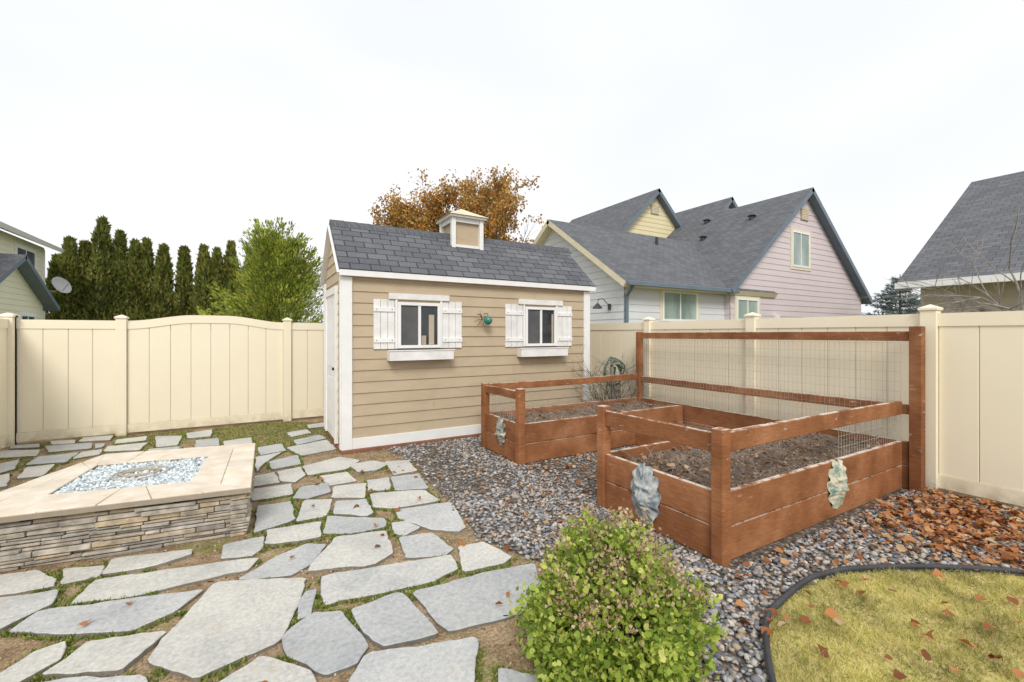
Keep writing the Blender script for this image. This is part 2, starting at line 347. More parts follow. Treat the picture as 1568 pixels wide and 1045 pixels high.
# ---------------------------------------------------------------- flagstones
S=[[(330,890),(468,884),(455,920),(425,980),(300,1036),(228,1008),(262,965)],
[(432,975),(478,938),(520,935),(566,985),(545,1010),(500,1028),(440,1000)],
[(538,935),(612,906),(660,955),(668,970),(590,988),(560,965)],
[(632,905),(745,875),(818,862),(828,905),(800,935),(690,962),(665,940)],
[(560,1002),(732,975),(712,1090),(512,1090)],
[(322,1052),(402,1003),(470,1025),(492,1075),(305,1092)],
[(495,880),(690,848),(698,870),(660,888),(500,923),(492,905)],
[(704,838),(740,830),(782,852),(770,862),(710,873)],
[(612,822),(660,815),(692,838),(680,848),(622,852)],
[(515,822),(590,812),(602,845),(570,862),(475,873),(480,862)],
[(395,868),(425,850),(470,832),(498,832),(475,862),(445,878),(366,884)],
[(150,885),(395,852),(375,872),(325,882),(215,908),(110,922)],
[(60,935),(308,902),(266,935),(195,965),(75,969),(15,965)],
[(-20,920),(85,905),(75,925),(0,962),(-40,975)],
[(-20,882),(55,872),(85,885),(80,896),(-20,911)],
[(100,870),(160,865),(150,880),(95,893)],
[(175,855),(290,842),(288,850),(225,868),(160,878)],
[(135,985),(252,968),(185,1026),(65,1033),(100,1012)],
[(-30,1050),(50,1000),(100,982),(90,1010),(20,1046)],
[(470,905),(485,902),(476,938),(458,945),(458,925)],
[(60,1045),(220,1036),(240,1080),(20,1080)],
[(345,832),(403,820),(400,838),(385,848),(342,852)],
[(410,812),(490,800),(488,822),(425,832),(407,832)],
[(500,790),(585,793),(590,805),(540,815),(497,815)],
[(600,800),(622,797),(642,806),(618,818),(605,815)],
[(606,780),(690,768),(712,805),(700,812),(660,808),(612,792)],
[(568,755),(650,750),(672,766),(602,777),(572,775)],
[(515,768),(560,765),(570,785),(560,790),(512,786)],
[(465,765),(508,764),(498,788),(455,797)],
[(395,775),(445,768),(450,795),(388,815)],
[(512,745),(560,740),(558,762),(510,761)],
[(600,730),(640,725),(655,747),(605,750)],
[(462,745),(500,740),(506,752),(470,763),(450,762)],
[(388,748),(445,740),(447,755),(388,765)],
[(490,728),(530,722),(545,735),(505,742)],
[(562,735),(595,730),(597,748),(566,750)],
[(465,714),(520,700),(550,705),(530,718),(472,727)],
[(425,722),(460,715),(466,727),(452,737),(430,736)],
[(385,730),(420,723),(427,738),(385,744)],
[(412,707),(455,697),(460,710),(417,718)],
[(392,700),(432,692),(408,706),(392,722)],
[(440,685),(500,673),(514,687),(462,697)],
[(535,712),(570,706),(595,710),(575,720),(548,722)],
[(590,707),(625,705),(638,720),(603,727)],
[(395,685),(430,679),(438,689),(398,696)],
[(450,674),(488,666),(500,671),(455,681)],
[(805,945),(850,955),(905,1045),(870,1035),(810,985)],
[(765,1025),(830,1040),(840,1085),(755,1085)],
[(165,684),(225,678),(212,689),(160,691)],[(238,668),(278,667),(272,681),(240,684)],[(60,700),(120,694),(100,708),(40,712)],[(-10,712),(30,703),(20,718),(-20,728)],[(180,673),(225,668),(222,674),(175,679)],[(285,664),(325,658),(322,668),(288,671)],[(0,690),(60,688),(55,697),(0,700)],
[(70,683),(140,678),(140,686),(75,692)],[(-60,990),(-25,985),(-40,1030),(-100,1040)],[(-80,890),(-35,885),(-35,915),(-95,930)],
[(128,670),(172,667),(168,674),(122,676)],[(40,716),(84,711),(66,728),(26,732)],[(-18,732),(14,726),(10,744),(-30,750)],[(125,692),(155,688),(152,695),(112,702)],[(228,688),(275,684),(268,692),(232,694)],[(145,680),(160,679),(158,684),(146,686)],[(342,676),(384,670),(386,680),(345,684)],[(300,674),(334,671),(336,681),(300,684)],[(78,676),(115,674),(112,679),(80,681)],[(16,683),(60,680),(58,685),(16,687)],[(-60,708),(-20,703),(-24,712),(-70,720)],[(470,651),(500,647),(503,652),(474,656)],[(440,662),(470,657),(476,662),(446,668)]]
b=B(); stones=[]
for si,p in enumerate(S):
    q=[Vector(G(u,v,.024)) for u,v in p]; n=len(q); cen=sum(q,Vector((0,0)))/n
    q=[cen+(a-cen)*(1+.012/max(.12,(a-cen).length)) for a in q]
    r=[]
    for i in range(n):
        a,bb_,c=q[i-1],q[i],q[(i+1)%n]
        t=.05
        r+= [bb_.lerp(a,t),bb_.lerp(c,t)]
        e=(c-bb_).length; m_=max(1,int(e/.045))
        for j in range(1,m_):
            tt=t+(1-2*t)*j/m_; r.append(bb_.lerp(c,tt))
    o=[]
    for v in r:
        nn=mn.noise_vector(Vector((v.x*6,v.y*6,si)))*.014+mn.noise_vector(Vector((v.x*22,v.y*22,si)))*.010
        o.append((v.x+nn.x,v.y+nn.y))
    stones.append(o)
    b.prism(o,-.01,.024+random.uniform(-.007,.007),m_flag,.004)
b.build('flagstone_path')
px=[];py=[]
for o in stones:
    n=len(o); cx=sum(p[0] for p in o)/n; cy=sum(p[1] for p in o)/n
    for i in range(n):
        for j in range(18):
            t=random.random(); x0=o[i][0]*(1-t)+o[(i+1)%n][0]*t; y0=o[i][1]*(1-t)+o[(i+1)%n][1]*t
            d=math.hypot(x0-cx,y0-cy); k=1+random.uniform(.002,.035)/d
            X=cx+(x0-cx)*k; Y=cy+(y0-cy)*k
            if mn.noise(Vector((X*1.7,Y*1.7,3)))+.35*mn.noise(Vector((X*9,Y*9,1)))>.06: px.append(X);py.append(Y)
MP=[G(*p) for p in [(280,668),(380,645),(500,648),(512,680),(440,684),(392,700),(330,682)]]
xs=rng.uniform(-2.9,1.1,42000); ys=rng.uniform(5,8.9,42000)
nz=np.array([mn.noise(Vector((a*1.2,c*1.2,9))) for a,c in zip(xs,ys)])
kk=(inpoly(xs,ys,MP)&(nz>-.45))|((ys>6)&(nz>.12)&(xs<0.9))
px=np.array(px+list(xs[kk])); py=np.array(py+list(ys[kk]))
ok=np.ones(len(px),bool)
for o in stones: ok&=~inpoly(px,py,o)
px=px[ok];py=py[ok];n=len(px)
BLV=[(-.5,0,0),(.5,0,0),(.28,.6,.12),(-.28,.6,.12),(.05,1,.38),(-.05,1,.38)]; BLF=[[0,1,2,3],[3,2,4,5]]
d=rng.normal(0,.6,(n,3)); d[:,2]=1; h=rng.uniform(.010,.030,n)
scatter('moss_and_weeds',BLV,BLF,np.stack([px,py,np.zeros(n)],1),np.stack([h*.5,h,h],1),frames(d),m_mossb)
n=14000; x=rng.uniform(-2.6,1.9,n); y=rng.uniform(1.2,8.5,n); ok=np.ones(n,bool)
for o in stones: ok&=~inpoly(x,y,o)
x=x[ok];y=y[ok];n=len(x); s=rng.uniform(.003,.009,n)
m_crumb=island_mat('crumbs',[(0,(.14,.09,.05)),(.6,(.38,.28,.18)),(1,(.52,.46,.38))],.9)
scatter('soil_crumbs',ICOV,ICOF,np.stack([x,y,.002+s*.3],1),np.stack([s,s,s*.6],1),rrot(n),m_crumb)
n=85000; x=rng.uniform(1.7,5.2,n); y=rng.uniform(-.3,1.7,n); k=inpoly(x,y,lawn); x=x[k];y=y[k];n=len(x)
d=rng.normal(0,.8,(n,3)); d[:,2]=1
nz=np.array([mn.noise(Vector((a*6,c*6,9))) for a,c in zip(x,y)]); h=rng.uniform(.018,.048,n)*(1+.7*nz)
scatter('lawn_grass',BLV,BLF,np.stack([x,y,np.full(n,.01)],1),np.stack([np.full(n,.0045),h,h],1),frames(d),m_blade)
b=B(); ep=[]
for i in range(len(edge)-1):
    a0,a1,a2,a3=[Vector(edge[max(0,min(len(edge)-1,i+j))]) for j in (-1,0,1,2)]
    for t in np.linspace(0,1,6,endpoint=False):
        p_=.5*((2*a1)+(-a0+a2)*t+(2*a0-5*a1+4*a2-a3)*t*t+(-a0+3*a1-3*a2+a3)*t**3); w_=mn.noise_vector(Vector((p_.x*3,p_.y*3,0)))*.02; ep.append(Vector((p_.x+w_.x,p_.y+w_.y)))
b.tube([(p.x,p.y,.042+.008*mn.noise(Vector((p.x*4,p.y*4,1)))) for p in ep],.016,m_black,8)
b.tube([(p.x,p.y,.018) for p in ep],.009,m_black,6); b.build('lawn_edging',smooth=True)
# fallen leaves
x=np.concatenate([rng.normal(5.1,.55,700),rng.uniform(2.2,5.8,300),rng.uniform(4.2,5.85,420),rng.normal(2.2,.7,90),rng.uniform(-1.5,1.5,14),rng.uniform(2.8,4.6,120)])
y=np.concatenate([rng.normal(1.35,.32,700),rng.uniform(.2,1.8,300),rng.uniform(.7,1.7,420),rng.uniform(2.2,5.5,90),rng.uniform(2,5,14),rng.uniform(3.2,4.5,120)])
k=~rects(x,y)&(x<5.86)
k&=~(inpoly(x,y,lawn)&(rng.random(len(x))<.6)); x=x[k];y=y[k];n=len(x)
nn=rng.normal(0,.4,(n,3)); nn[:,2]=1; a=rng.uniform(0,6.28,n)
dd=np.stack([np.cos(a),np.sin(a),rng.normal(0,.2,n)],1); sz=rng.uniform(.03,.068,n)
zz_=np.where(inpoly(x,y,lawn),.045,.028)+rng.uniform(0,.012,n)
scatter('fallen_leaves',LEAF8V,LEAF8F,np.stack([x,y,zz_],1),np.stack([sz,sz,sz*1.8],1),frames(dd,nn),m_fallen,jit=.3)
n=5200; x=rng.uniform(.9,5.85,n); y=rng.uniform(.5,6.0,n); k=inpoly(x,y,gravel)&~rects(x,y)&~inpoly(x,y,lawn); x=x[k];y=y[k];n=len(x)
nn=rng.normal(0,.4,(n,3)); nn[:,2]=1; a=rng.uniform(0,6.28,n); dd=np.stack([np.cos(a),np.sin(a),rng.normal(0,.2,n)],1); sz=rng.uniform(.010,.028,n)
scatter('leaf_litter',LEAF4V,LEAF4F,np.stack([x,y,.024+rng.uniform(0,.01,n)],1),np.stack([sz,sz,sz],1),frames(dd,nn),m_litter,jit=.3)
# ---------------------------------------------------------------- vinyl fences
def fence(name,O,U,N,posts,hfun=None,top=1.79,pt=1.85,rail=.13):
    par=empty(name); fr=(Vector(O),Vector(U),Vector(N)); b=B(); r=B(); bd=B()
    for p in posts:
        b.box(p-.065,p+.065,-.065,.065,0,pt-.03,m_vinyl,fr); b.box(p-.078,p+.078,-.078,.078,pt-.03,pt,m_vinyl,fr)
        O_,U_,N_=fr; ap=O_+U_*p+Z*(pt+.035); q=[O_+U_*(p+i*.07)+N_*(j*.07)+Z*(pt+.0005) for i,j in ((-1,-1),(1,-1),(1,1),(-1,1))]
        for i in range(4): b.poly([q[i],q[(i+1)%4],ap],m_vinyl)
    for i in range(len(posts)-1):
        a,c=posts[i]+.066,posts[i+1]-.066
        hf=(lambda t:0) if not (hfun and i in hfun) else hfun[i]
        seg=20 if (hfun and i in hfun) else 1
        for k in range(seg):
            t0,t1=k/seg,(k+1)/seg; x0=a+(c-a)*t0;x1=a+(c-a)*t1
            P=[]
            for xx_,t in ((x0,t0),(x1,t1)):
                for n_ in (-.026,.026):
                    for z_ in (top-rail+hf(t),top+hf(t)): P.append(fr[0]+fr[1]*xx_+fr[2]*n_+Z*z_)
            r.solid(P,[(0,1,3,2),(4,6,7,5),(0,4,5,1),(2,3,7,6),(1,5,7,3),(0,2,6,4)] if seg==1 else [(0,4,5,1),(2,3,7,6),(1,5,7,3),(0,2,6,4)],m_vinyl)
        r.box(a,c,-.026,.026,.04,.17,m_vinyl,fr)
        nb=max(1,round((c-a)/.285)); wv=(c-a)/nb
        for k in range(nb):
            x0=a+k*wv+.003; x1=a+(k+1)*wv-.003; t0,t1=(x0-a)/(c-a),(x1-a)/(c-a)
            P=[]
            for xx_,t in ((x0,t0),(x1,t1)):
                for n_ in (-.014,.014):
                    for z_ in (.171,top-rail+.03+hf(t)): P.append(fr[0]+fr[1]*xx_+fr[2]*n_+Z*z_)
            bd.solid(P,[(0,1,3,2),(4,6,7,5),(0,4,5,1),(2,3,7,6),(1,5,7,3),(0,2,6,4)],m_vinyl)
        bd.box(a+.001,c-.001,-.006,.006,.175,top-rail-.01,m_vinylg,fr)
    b.build('posts',par,.004); r.build('rails',par,0); bd.build('boards',par,.004)
def arch(t):
    s=min(1,max(0,(.5-abs(t-.5))/.40)); return .105*(s*s*(3-2*s))
fence('vinyl_fence',(0,9,0),(1,0,0),(0,1,0),[-3.01,-1.8,.5,2.8,4.5,5.95],{1:arch})
fence('vinyl_fence',(-3.01,0,0),(0,1,0),(1,0,0),[-2.5,-.2,2.1,4.4,6.7,8.93])
fence('vinyl_fence',(5.95,0,0),(0,1,0),(1,0,0),[-3.84,-1.98,-.12,1.74,3.6,5.46,7.32,8.93])
# ---------------------------------------------------------------- shared building parts
def lap(b,fr,z0,z1,expo,mat,span):
    O,U,N=fr; z=z0
    while z<z1-1e-4:
        zt=min(z+expo,z1); a0,a1=span(z); c0,c1=span(zt)
        if a1-a0<.02: break
        if c1<c0: c0=c1=(c0+c1)/2
        P=[O+U*a0+N*.018+Z*z,O+U*a1+N*.018+Z*z,O+U*c1+N*.004+Z*zt,O+U*c0+N*.004+Z*zt]
        b.poly(P,mat)
        b.poly([O+U*a0+N*.0+Z*z,O+U*a1+N*.0+Z*z,P[1],P[0]],mat)
        z=zt
def slab(b,E0,E1,R1,R0,th,mt,me):
    E0,E1,R1,R0=[Vector(p) for p in (E0,E1,R1,R0)]
    n=(E1-E0).cross(R0-E0).normalized()
    if n.z<0: n=-n
    T=[E0,E1,R1,R0]; D=[p-n*th for p in T]
    u=(E1-E0).normalized(); v=(R0-E0)-u*(R0-E0).dot(u); v.normalize()
    uv=[((p-E0).dot(u),(p-E0).dot(v)) for p in T]
    b.solid(T+D,[(0,1,2,3),(7,6,5,4),(0,4,5,1),(1,5,6,2),(2,6,7,3),(3,7,4,0)],[mt,me,me,me,me,me],[uv,None,None,None,None,None])
def window(name,par,fr,a0,a1,z0,z1,fm,glass,fw=.05,vert=True,sill=False,trim=None,tw=.09,off=.02):
    b=B()
    if trim:
        b.box(a0-tw,a1+tw,off-.02,off+.015,z0-tw,z0,trim,fr); b.box(a0-tw,a1+tw,off-.02,off+.015,z1,z1+tw,trim,fr)
        b.box(a0-tw,a0,off-.02,off+.015,z0,z1,trim,fr); b.box(a1,a1+tw,off-.02,off+.015,z0,z1,trim,fr)
    e=.001
    b.box(a0+e,a1-e,off-.02,off+.03,z0+e,z0+fw,fm,fr); b.box(a0+e,a1-e,off-.02,off+.03,z1-fw,z1-e,fm,fr)
    b.box(a0+e,a0+fw,off-.02,off+.03,z0+fw,z1-fw,fm,fr); b.box(a1-fw,a1-e,off-.02,off+.03,z0+fw,z1-fw,fm,fr)
    mid=(a0+a1)/2
    if vert: b.box(mid-.02,mid+.02,off-.02,off+.022,z0+fw,z1-fw,fm,fr)
    b.box(a0+fw,a1-fw,off-.02,off+.005,z0+fw,z1-fw,glass,fr)
    return b.build(name,par,.002)
X=Vector((1,0,0)); Y=Vector((0,1,0))
# ---------------------------------------------------------------- garden shed
shed=empty('garden_shed')
x0,x1,y0,y1=1.0,5.15,6.15,7.75; ez,rz,ry=2.44,3.25,6.95
b=B(); b.box(x0+.01,x1-.01,y0+.01,y1-.01,.05,ez,m_shed)
b.solid([(x0+.01,y0+.01,ez),(x0+.01,y1-.01,ez),(x0+.01,ry,rz-.06),(x1-.01,y0+.01,ez),(x1-.01,y1-.01,ez),(x1-.01,ry,rz-.06)],[(0,1,2),(3,5,4),(0,2,5,3),(1,4,5,2),(0,3,4,1)],m_shed)
frF=(Vector((x0,y0,0)),X,-Y)
lap(b,frF,.18,ez,.152,m_shed,lambda z:(.0,x1-x0))
# butt joints in the boards
for (jx_,row) in ((1.25,2),(2.6,5),(.7,8),(3.3,3),(2.0,11),(3.0,13),(1.5,6)):
    z_=.18+row*.152; b.box(jx_,jx_+.003,.0,.0185,z_+.004,z_+.10,m_grout,frF)
frL=(Vector((x0,y0,0)),Y,-X)
def gsp(z):
    if z<=ez: return (0,y1-y0)
    k=(z-ez)/(rz-.05-ez); return (k*.8,1.6-k*.8)
lap(b,frL,.18,rz-.06,.152,m_shed,gsp)
frR=(Vector((x1,y0,0)),Y,X); lap(b,frR,.18,rz-.06,.152,m_shed,gsp)
b.build('walls',shed,recalc=False)
b=B(); t=.025
b.box(x0-t,x0+.11,y0-t-.012,y0-.002,.05,ez-.1,m_white); b.box(x1-.11,x1+t,y0-t-.012,y0-.002,.05,ez-.1,m_white)
b.box(x0-t-.012,x0-.004,y0-.001,y0+.1,.05,ez-.05,m_white); b.box(x0-t-.012,x0-.004,y1-.1,y1+.02,.05,ez-.05,m_white)
b.box(x1+.004,x1+t+.012,y0-.001,y0+.1,.05,ez-.05,m_white)
b.box(x0+.111,x1-.111,y0-t-.008,y0-.001,.05,.19,m_white)
b.box(x0-.06,x1+.1,y0-.10,y0-.075,ez-.095,ez-.012,m_white)
b.box(x0-.05,x1+.09,y0-.074,y0-.018,ez-.09,ez-.07,m_white)
for ya in (y0-.09,y1+.09):
    b.beam((x0-.045,ya,ez-.06),(x0-.045,ry,rz-.075),.02,.09,m_white,up=X); b.beam((x1+.085,ya,ez-.06),(x1+.085,ry,rz-.075),.02,.09,m_white,up=X)
b.build('trim',shed,.003)
b=B(); slab(b,(x0-.06,y0-.11,ez-.005),(x1+.1,y0-.11,ez-.005),(x1+.1,ry,rz),(x0-.06,ry,rz),.045,m_sh,m_sh)
slab(b,(x0-.06,y1+.11,ez-.005),(x1+.1,y1+.11,ez-.005),(x1+.1,ry+.002,rz-.001),(x0-.06,ry+.002,rz-.001),.045,m_sh,m_sh)
xx_=x0-.06
while xx_<x1+.05:
    b.beam((xx_,ry-.062,rz-.048),(xx_+.2,ry-.062,rz-.042),.16,.012,m_sh,up=Vector((0,-.74,.67))); xx_+=.19
b.build('roof',shed)
b=B(); b.box(x0-.03,x1+.0,y0-.06,y0-.0,0,.048,m_skid); b.box(x0-.03,x0+.06,y0,y1,0,.048,m_skid)
b.build('skids',shed,.004)
b=B(); b.box(.35,.42,.004,.05,.06,2.15,m_white,frL); b.box(1.28,1.35,.004,.05,.06,2.15,m_white,frL); b.box(.35,1.35,.004,.05,2.15,2.25,m_white,frL)
b.box(.421,1.279,.004,.03,.08,2.149,m_whitew,frL); b.box(.50,1.2,.03,.036,.25,.95,m_white,frL); b.box(.50,1.2,.03,.036,1.1,2.0,m_white,frL)
b.box(.46,.50,.03,.07,1.07,1.11,m_bronze,frL); b.build('door',shed,.003)
def shutter(par,a0,a1,z0,z1,step=0):
    b=B(); n=3; wv=(a1-a0)/n
    for i in range(n):
        b.box(a0+i*wv+.003,a0+(i+1)*wv-.003,.012,.03,z0,z1,m_whitew,frF)
    b.box(a0+.004,a1-.004,.008,.015,z0+.004,z1-.004,m_grout,frF)
    b.box(a0,a1,.0301,.045,z0+.09,z0+.15,m_white,frF); b.box(a0,a1,.0301,.045,z1-.17,z1-.11,m_white,frF)
    for aa in (a0+.04,a1-.04):
        for z_ in (z0+.12,z1-.14): b.box(aa-.006,aa+.006,.0452,.048,z_-.006,z_+.006,m_bronze,frF)
    return b.build('shutter',par,.002)
for (wa,wb,sl,sr) in ((1.71,2.34,1.385,2.69),(3.80,4.42,3.44,4.77)):
    wa-=1;wb-=1;sl-=1;sr-=1
    window('window',shed,frF,wa,wb,1.38,2.03,m_white,m_glass,.045,True,off=.035)
    shutter(shed,sl,wa-.035,1.375,2.06); shutter(shed,wb+.035,sr,1.375,2.06)
    b=B(); b.box(wa-.12,wb+.14,.012,.055,2.065,2.15,m_whitew,frF); b.box(wa-.031,wa-.001,.012,.05,1.375,2.06,m_white,frF); b.box(wb+.001,wb+.031,.012,.05,1.375,2.06,m_white,frF)
    b.build('window_header',shed,.003)
    b=B(); p0,p1=wa-.14,wb+.16
    b.box(p0,p1,.15,.17,1.215,1.345,m_whitew,frF); b.box(p0,p0+.02,.012,.149,1.215,1.345,m_whitew,frF); b.box(p1-.02,p1,.012,.149,1.215,1.345,m_whitew,frF)
    b.box(p0+.021,p1-.021,.012,.149,1.215,1.235,m_whitew,frF); b.box(p0-.015,p1+.015,.145,.18,1.3452,1.36,m_white,frF)
    b.box(p0+.021,p1-.021,.014,.148,1.235,1.30,m_soil,frF); b.build('flower_box',shed,.003)
b=B(); wl=.71;m_=.71+.315  # dark insect screens, plus small beige strips painted in as reflections on the glass
b.box(wl+.05,m_-.022,.041,.0425,1.43,1.98,m_dark,frF); b.box(m_+.14,m_+.22,.041,.0425,1.43,1.86,m_tanw,frF); b.box(m_+.03,m_+.10,.041,.0425,1.43,1.56,m_grout,frF)
b.box(2.80+.05,2.80+.28,.041,.0425,1.43,1.975,m_dark,frF); b.box(3.33,3.36,.041,.0425,1.43,1.92,m_tanw,frF); b.build('screen_and_painted_reflections',shed)
b=B(); cx,cy,hs_=3.04,ry,.25
b.box(cx-hs_+.03,cx+hs_-.03,cy-hs_+.03,cy+hs_-.03,rz-.28,rz+.24,m_shed)
for i in (-1,1):
    for j in (-1,1):
        b.box(cx+i*hs_-.035,cx+i*hs_+.035,cy+j*hs_-.035,cy+j*hs_+.035,rz-.30,rz+.24,m_white)
for j in (-1,1):
    b.box(cx-hs_+.036,cx+hs_-.036,cy+j*hs_-.02,cy+j*hs_+.02,rz+.17,rz+.24,m_white); b.box(cx+j*hs_-.02,cx+j*hs_+.02,cy-hs_+.036,cy+hs_-.036,rz+.17,rz+.24,m_white)
    b.box(cx-hs_+.036,cx+hs_-.036,cy+j*hs_-.02,cy+j*hs_+.02,rz-.28,rz-.2+.0,m_white)
b.box(cx-hs_-.08,cx+hs_+.08,cy-hs_-.08,cy+hs_+.08,rz+.241,rz+.275,m_white)
r_=hs_+.11; q=[Vector((cx+i*r_,cy+j*r_,rz+.276)) for i,j in ((-1,-1),(1,-1),(1,1),(-1,1))]; q2=[Vector((cx+i*r_*.5,cy+j*r_*.5,rz+.37)) for i,j in ((-1,-1),(1,-1),(1,1),(-1,1))]; ap=Vector((cx,cy,rz+.47))
b.poly(q[::-1],m_copper)
for i in range(4): b.poly([q[i],q[(i+1)%4],q2[(i+1)%4],q2[i]],m_copper); b.poly([q2[i],q2[(i+1)%4],ap],m_copper)
b.build('cupola',shed,.003)
orn=empty('hanging_ball_ornament'); bm=bmesh.new(); bmesh.ops.create_uvsphere(bm,u_segments=24,v_segments=16,radius=.066)
for v in bm.verts: v.co=Vector((3.07,6.0,1.79))+v.co*(1+.03*math.sin(v.co.z*180))
me=bpy.data.meshes.new('ball'); bm.to_mesh(me); bm.free(); me.materials.append(m_teal); me.polygons.foreach_set('use_smooth',[True]*len(me.polygons)); o=bpy.data.objects.new('ball',me); sc.collection.objects.link(o); o.parent=orn
b=B()
for i in range(9):
    a=random.uniform(0,6.28); q=Vector((3.0,6.07,1.80)); e=q+Vector((math.cos(a)*.12-.03,-.02,math.sin(a)*.1)); b.tube([q,(q+e)/2+Vector((0,-.03,.02)),e],.004,m_bronze,5)
b.tube([(3.07,6.13,1.9),(3.07,6.03,1.9),(3.07,6.0,1.85)],.005,m_bronze,6); b.build('wire_bracket',orn)
# ---------------------------------------------------------------- raised garden beds
def wiregrid(b,fr,a0,a1,z0,z1,da=.05,dz=.1,n=0):
    a=a0
    while a<=a1+1e-6: b.box(a-.0012,a+.0012,n-.0012,n+.0012,z0,z1,m_metal,fr); a+=da
    z=z0
    while z<=z1+1e-6: b.box(a0,a1,n+.0013,n+.0037,z-.0012,z+.0012,m_metal,fr); z+=dz
beds=empty('raised_garden_bed')
XL,XR=2.77,5.74; t=.04
b=B(); ps=.09
def post(x,y,h): b.box(x-ps/2,x+ps/2,y-ps/2,y+ps/2,0,h,m_wood)
Yf,Yb,Yc,Yd=1.9,3.08,4.56,5.5
post(XL,Yf,.93);post(XL,Yb,.92);post(XL,Yc,.92);post(XL,Yd,.90)
b.box(XR-.045,XR+.055,Yf-.17,Yf-.07,0,1.66,m_wood); post(XR,Yd-.02,1.62)
def boards(xa,xb,ya,yb,z=((.01,.245),(.252,.49))):
    for z0_,z1_ in z: b.box(xa,xb,ya,yb,z0_,z1_,m_wood)
p=ps/2+.001
boards(XL+p,XR-.05,Yf-t/2,Yf+t/2); boards(XL+p,XR-.05,Yb-t/2,Yb+t/2); boards(XL+p,XR-.05,Yc-t/2,Yc+t/2); boards(XL+p,XR-.05,Yd-t/2,Yd+t/2)
boards(XL-t/2,XL+t/2,Yf+p,Yb-p); boards(XL-t/2,XL+t/2,Yc+p,Yd-p)
boards(XR-.02,XR+.02,Yf-.06,Yd-.07)
boards(4.68,4.72,Yb+.021,Yc-.021,((.01,.25),))
def rail(p,q,h):   # slightly bowed old timber
    p=Vector(p);q=Vector(q);n=8;dv=random.uniform(-.008,.008);pts=[p.lerp(q,i/n)+Z*dv*math.sin(math.pi*i/n) for i in range(n+1)]
    P=[];d=(q-p).normalized();x=d.cross(Z).normalized()
    for e in pts: P+= [e-x*.019-Z*h/2,e+x*.019-Z*h/2,e+x*.019+Z*h/2,e-x*.019+Z*h/2]
    F=[(3,2,1,0)]+[(i*4+j,i*4+(j+1)%4,i*4+4+(j+1)%4,i*4+4+j) for i in range(n) for j in range(4)]+[(n*4,n*4+1,n*4+2,n*4+3)]
    b.solid(P,F,m_wood)
rail((XL+p,Yf,.83),(XR-.05,Yf,.83),.135); rail((XL,Yf+p,.825),(XL,Yb-p,.815),.135)
rail((XL,Yc+p,.83),(XL,Yd-p,.82),.10); rail((XL+p,Yd,.835),(XR-.05,Yd,.85),.10)
rail((XR,Yf-.069,1.56),(XR,Yd-.066,1.555),.10); rail((XR,Yf-.069,.815),(XR,Yd-.066,.81),.10)
b.build('timber_frame',beds,.004)
b=B()
frT=(Vector((XR-.024,Yf,0)),Y,-X); wiregrid(b,frT,0,Yd-Yf-.08,.49,1.52)
frN=(Vector((XL,Yf+.022,0)),X,Y); wiregrid(b,frN,1.7,XR-XL-.06,.47,.78)
frD=(Vector((XL,Yd-.024,0)),X,Y); wiregrid(b,frD,.05,XR-XL-.06,.47,.8); 
frE=(Vector((XL+.024,Yc,0)),Y,X); wiregrid(b,frE,.05,Yd-Yc-.05,.47,.8)
b.build('wire_mesh',beds,recalc=False)
def soil(name,xa,xb,ya,yb,z):
    nx=int((xb-xa)/.025);ny=int((yb-ya)/.025); V=[];F=[]
    for j in range(ny+1):
        for i in range(nx+1):
            X_=xa+(xb-xa)*i/nx;Y_=ya+(yb-ya)*j/ny
            V.append((X_,Y_,z+.035*mn.noise(Vector((X_*3,Y_*3,1)))+.025*mn.noise(Vector((X_*11,Y_*11,4)))+.014*mn.noise(Vector((X_*27,Y_*27,4)))))
    for j in range(ny):
        for i in range(nx): a=j*(nx+1)+i; F.append([a,a+1,a+nx+2,a+nx+1])
    npmesh(name,np.array(V),np.array(F),m_soil,beds,True)
soil('soil',XL+.02,XR-.02,Yf+.02,Yb-.02,.40); soil('soil',XL+.02,XR-.02,Yc+.02,Yd-.02,.42); soil('soil',4.72,XR-.02,Yb+.02,Yc-.02,.2)
n=4500; x=rng.uniform(XL+.05,XR-.05,n); y=np.where(rng.random(n)<.6,rng.uniform(Yf+.05,Yb-.05,n),rng.uniform(Yc+.05,Yd-.05,n)); s=rng.uniform(.003,.009,n)
scatter('mulch',ICOV,ICOF,np.stack([x,y,.412+rng.normal(0,.01,n)],1),np.stack([s*1.8,s,s*.6],1),rrot(n),island_mat('mulch',[(0,(.09,.06,.045)),(.7,(.25,.18,.13)),(1,(.45,.37,.29))],.9),beds,.3)
n=260; x=rng.uniform(XL+.05,XR-.05,n); y=np.where(rng.random(n)<.7,rng.uniform(Yf+.05,Yb-.05,n),rng.uniform(Yc+.05,Yd-.05,n)); nn=rng.normal(0,.4,(n,3)); nn[:,2]=1; dd=rng.normal(size=(n,3)); dd[:,2]*=.2; s=rng.uniform(.03,.06,n)
scatter('bed_leaves',LEAF8V,LEAF8F,np.stack([x,y,np.full(n,.43)],1),np.stack([s,s,s],1),frames(dd,nn),m_litter,beds,.3)
b=B()
for i in range(170):
    x=random.uniform(XL+.1,XR-.1); y=random.choice([random.uniform(Yf+.1,Yb-.1),random.uniform(Yf+.1,Yb-.1),random.uniform(Yc+.1,Yd-.1)])
    q=Vector((x,y,.42)); d=Vector((random.uniform(-1,1),random.uniform(-1,1),random.uniform(.1,.8))).normalized()*random.uniform(.06,.24)
    b.tube([q,q+d*.5+Vector((0,0,.02)),q+d],.0028,m_greybark,4)
b.build('dead_stalks',beds)
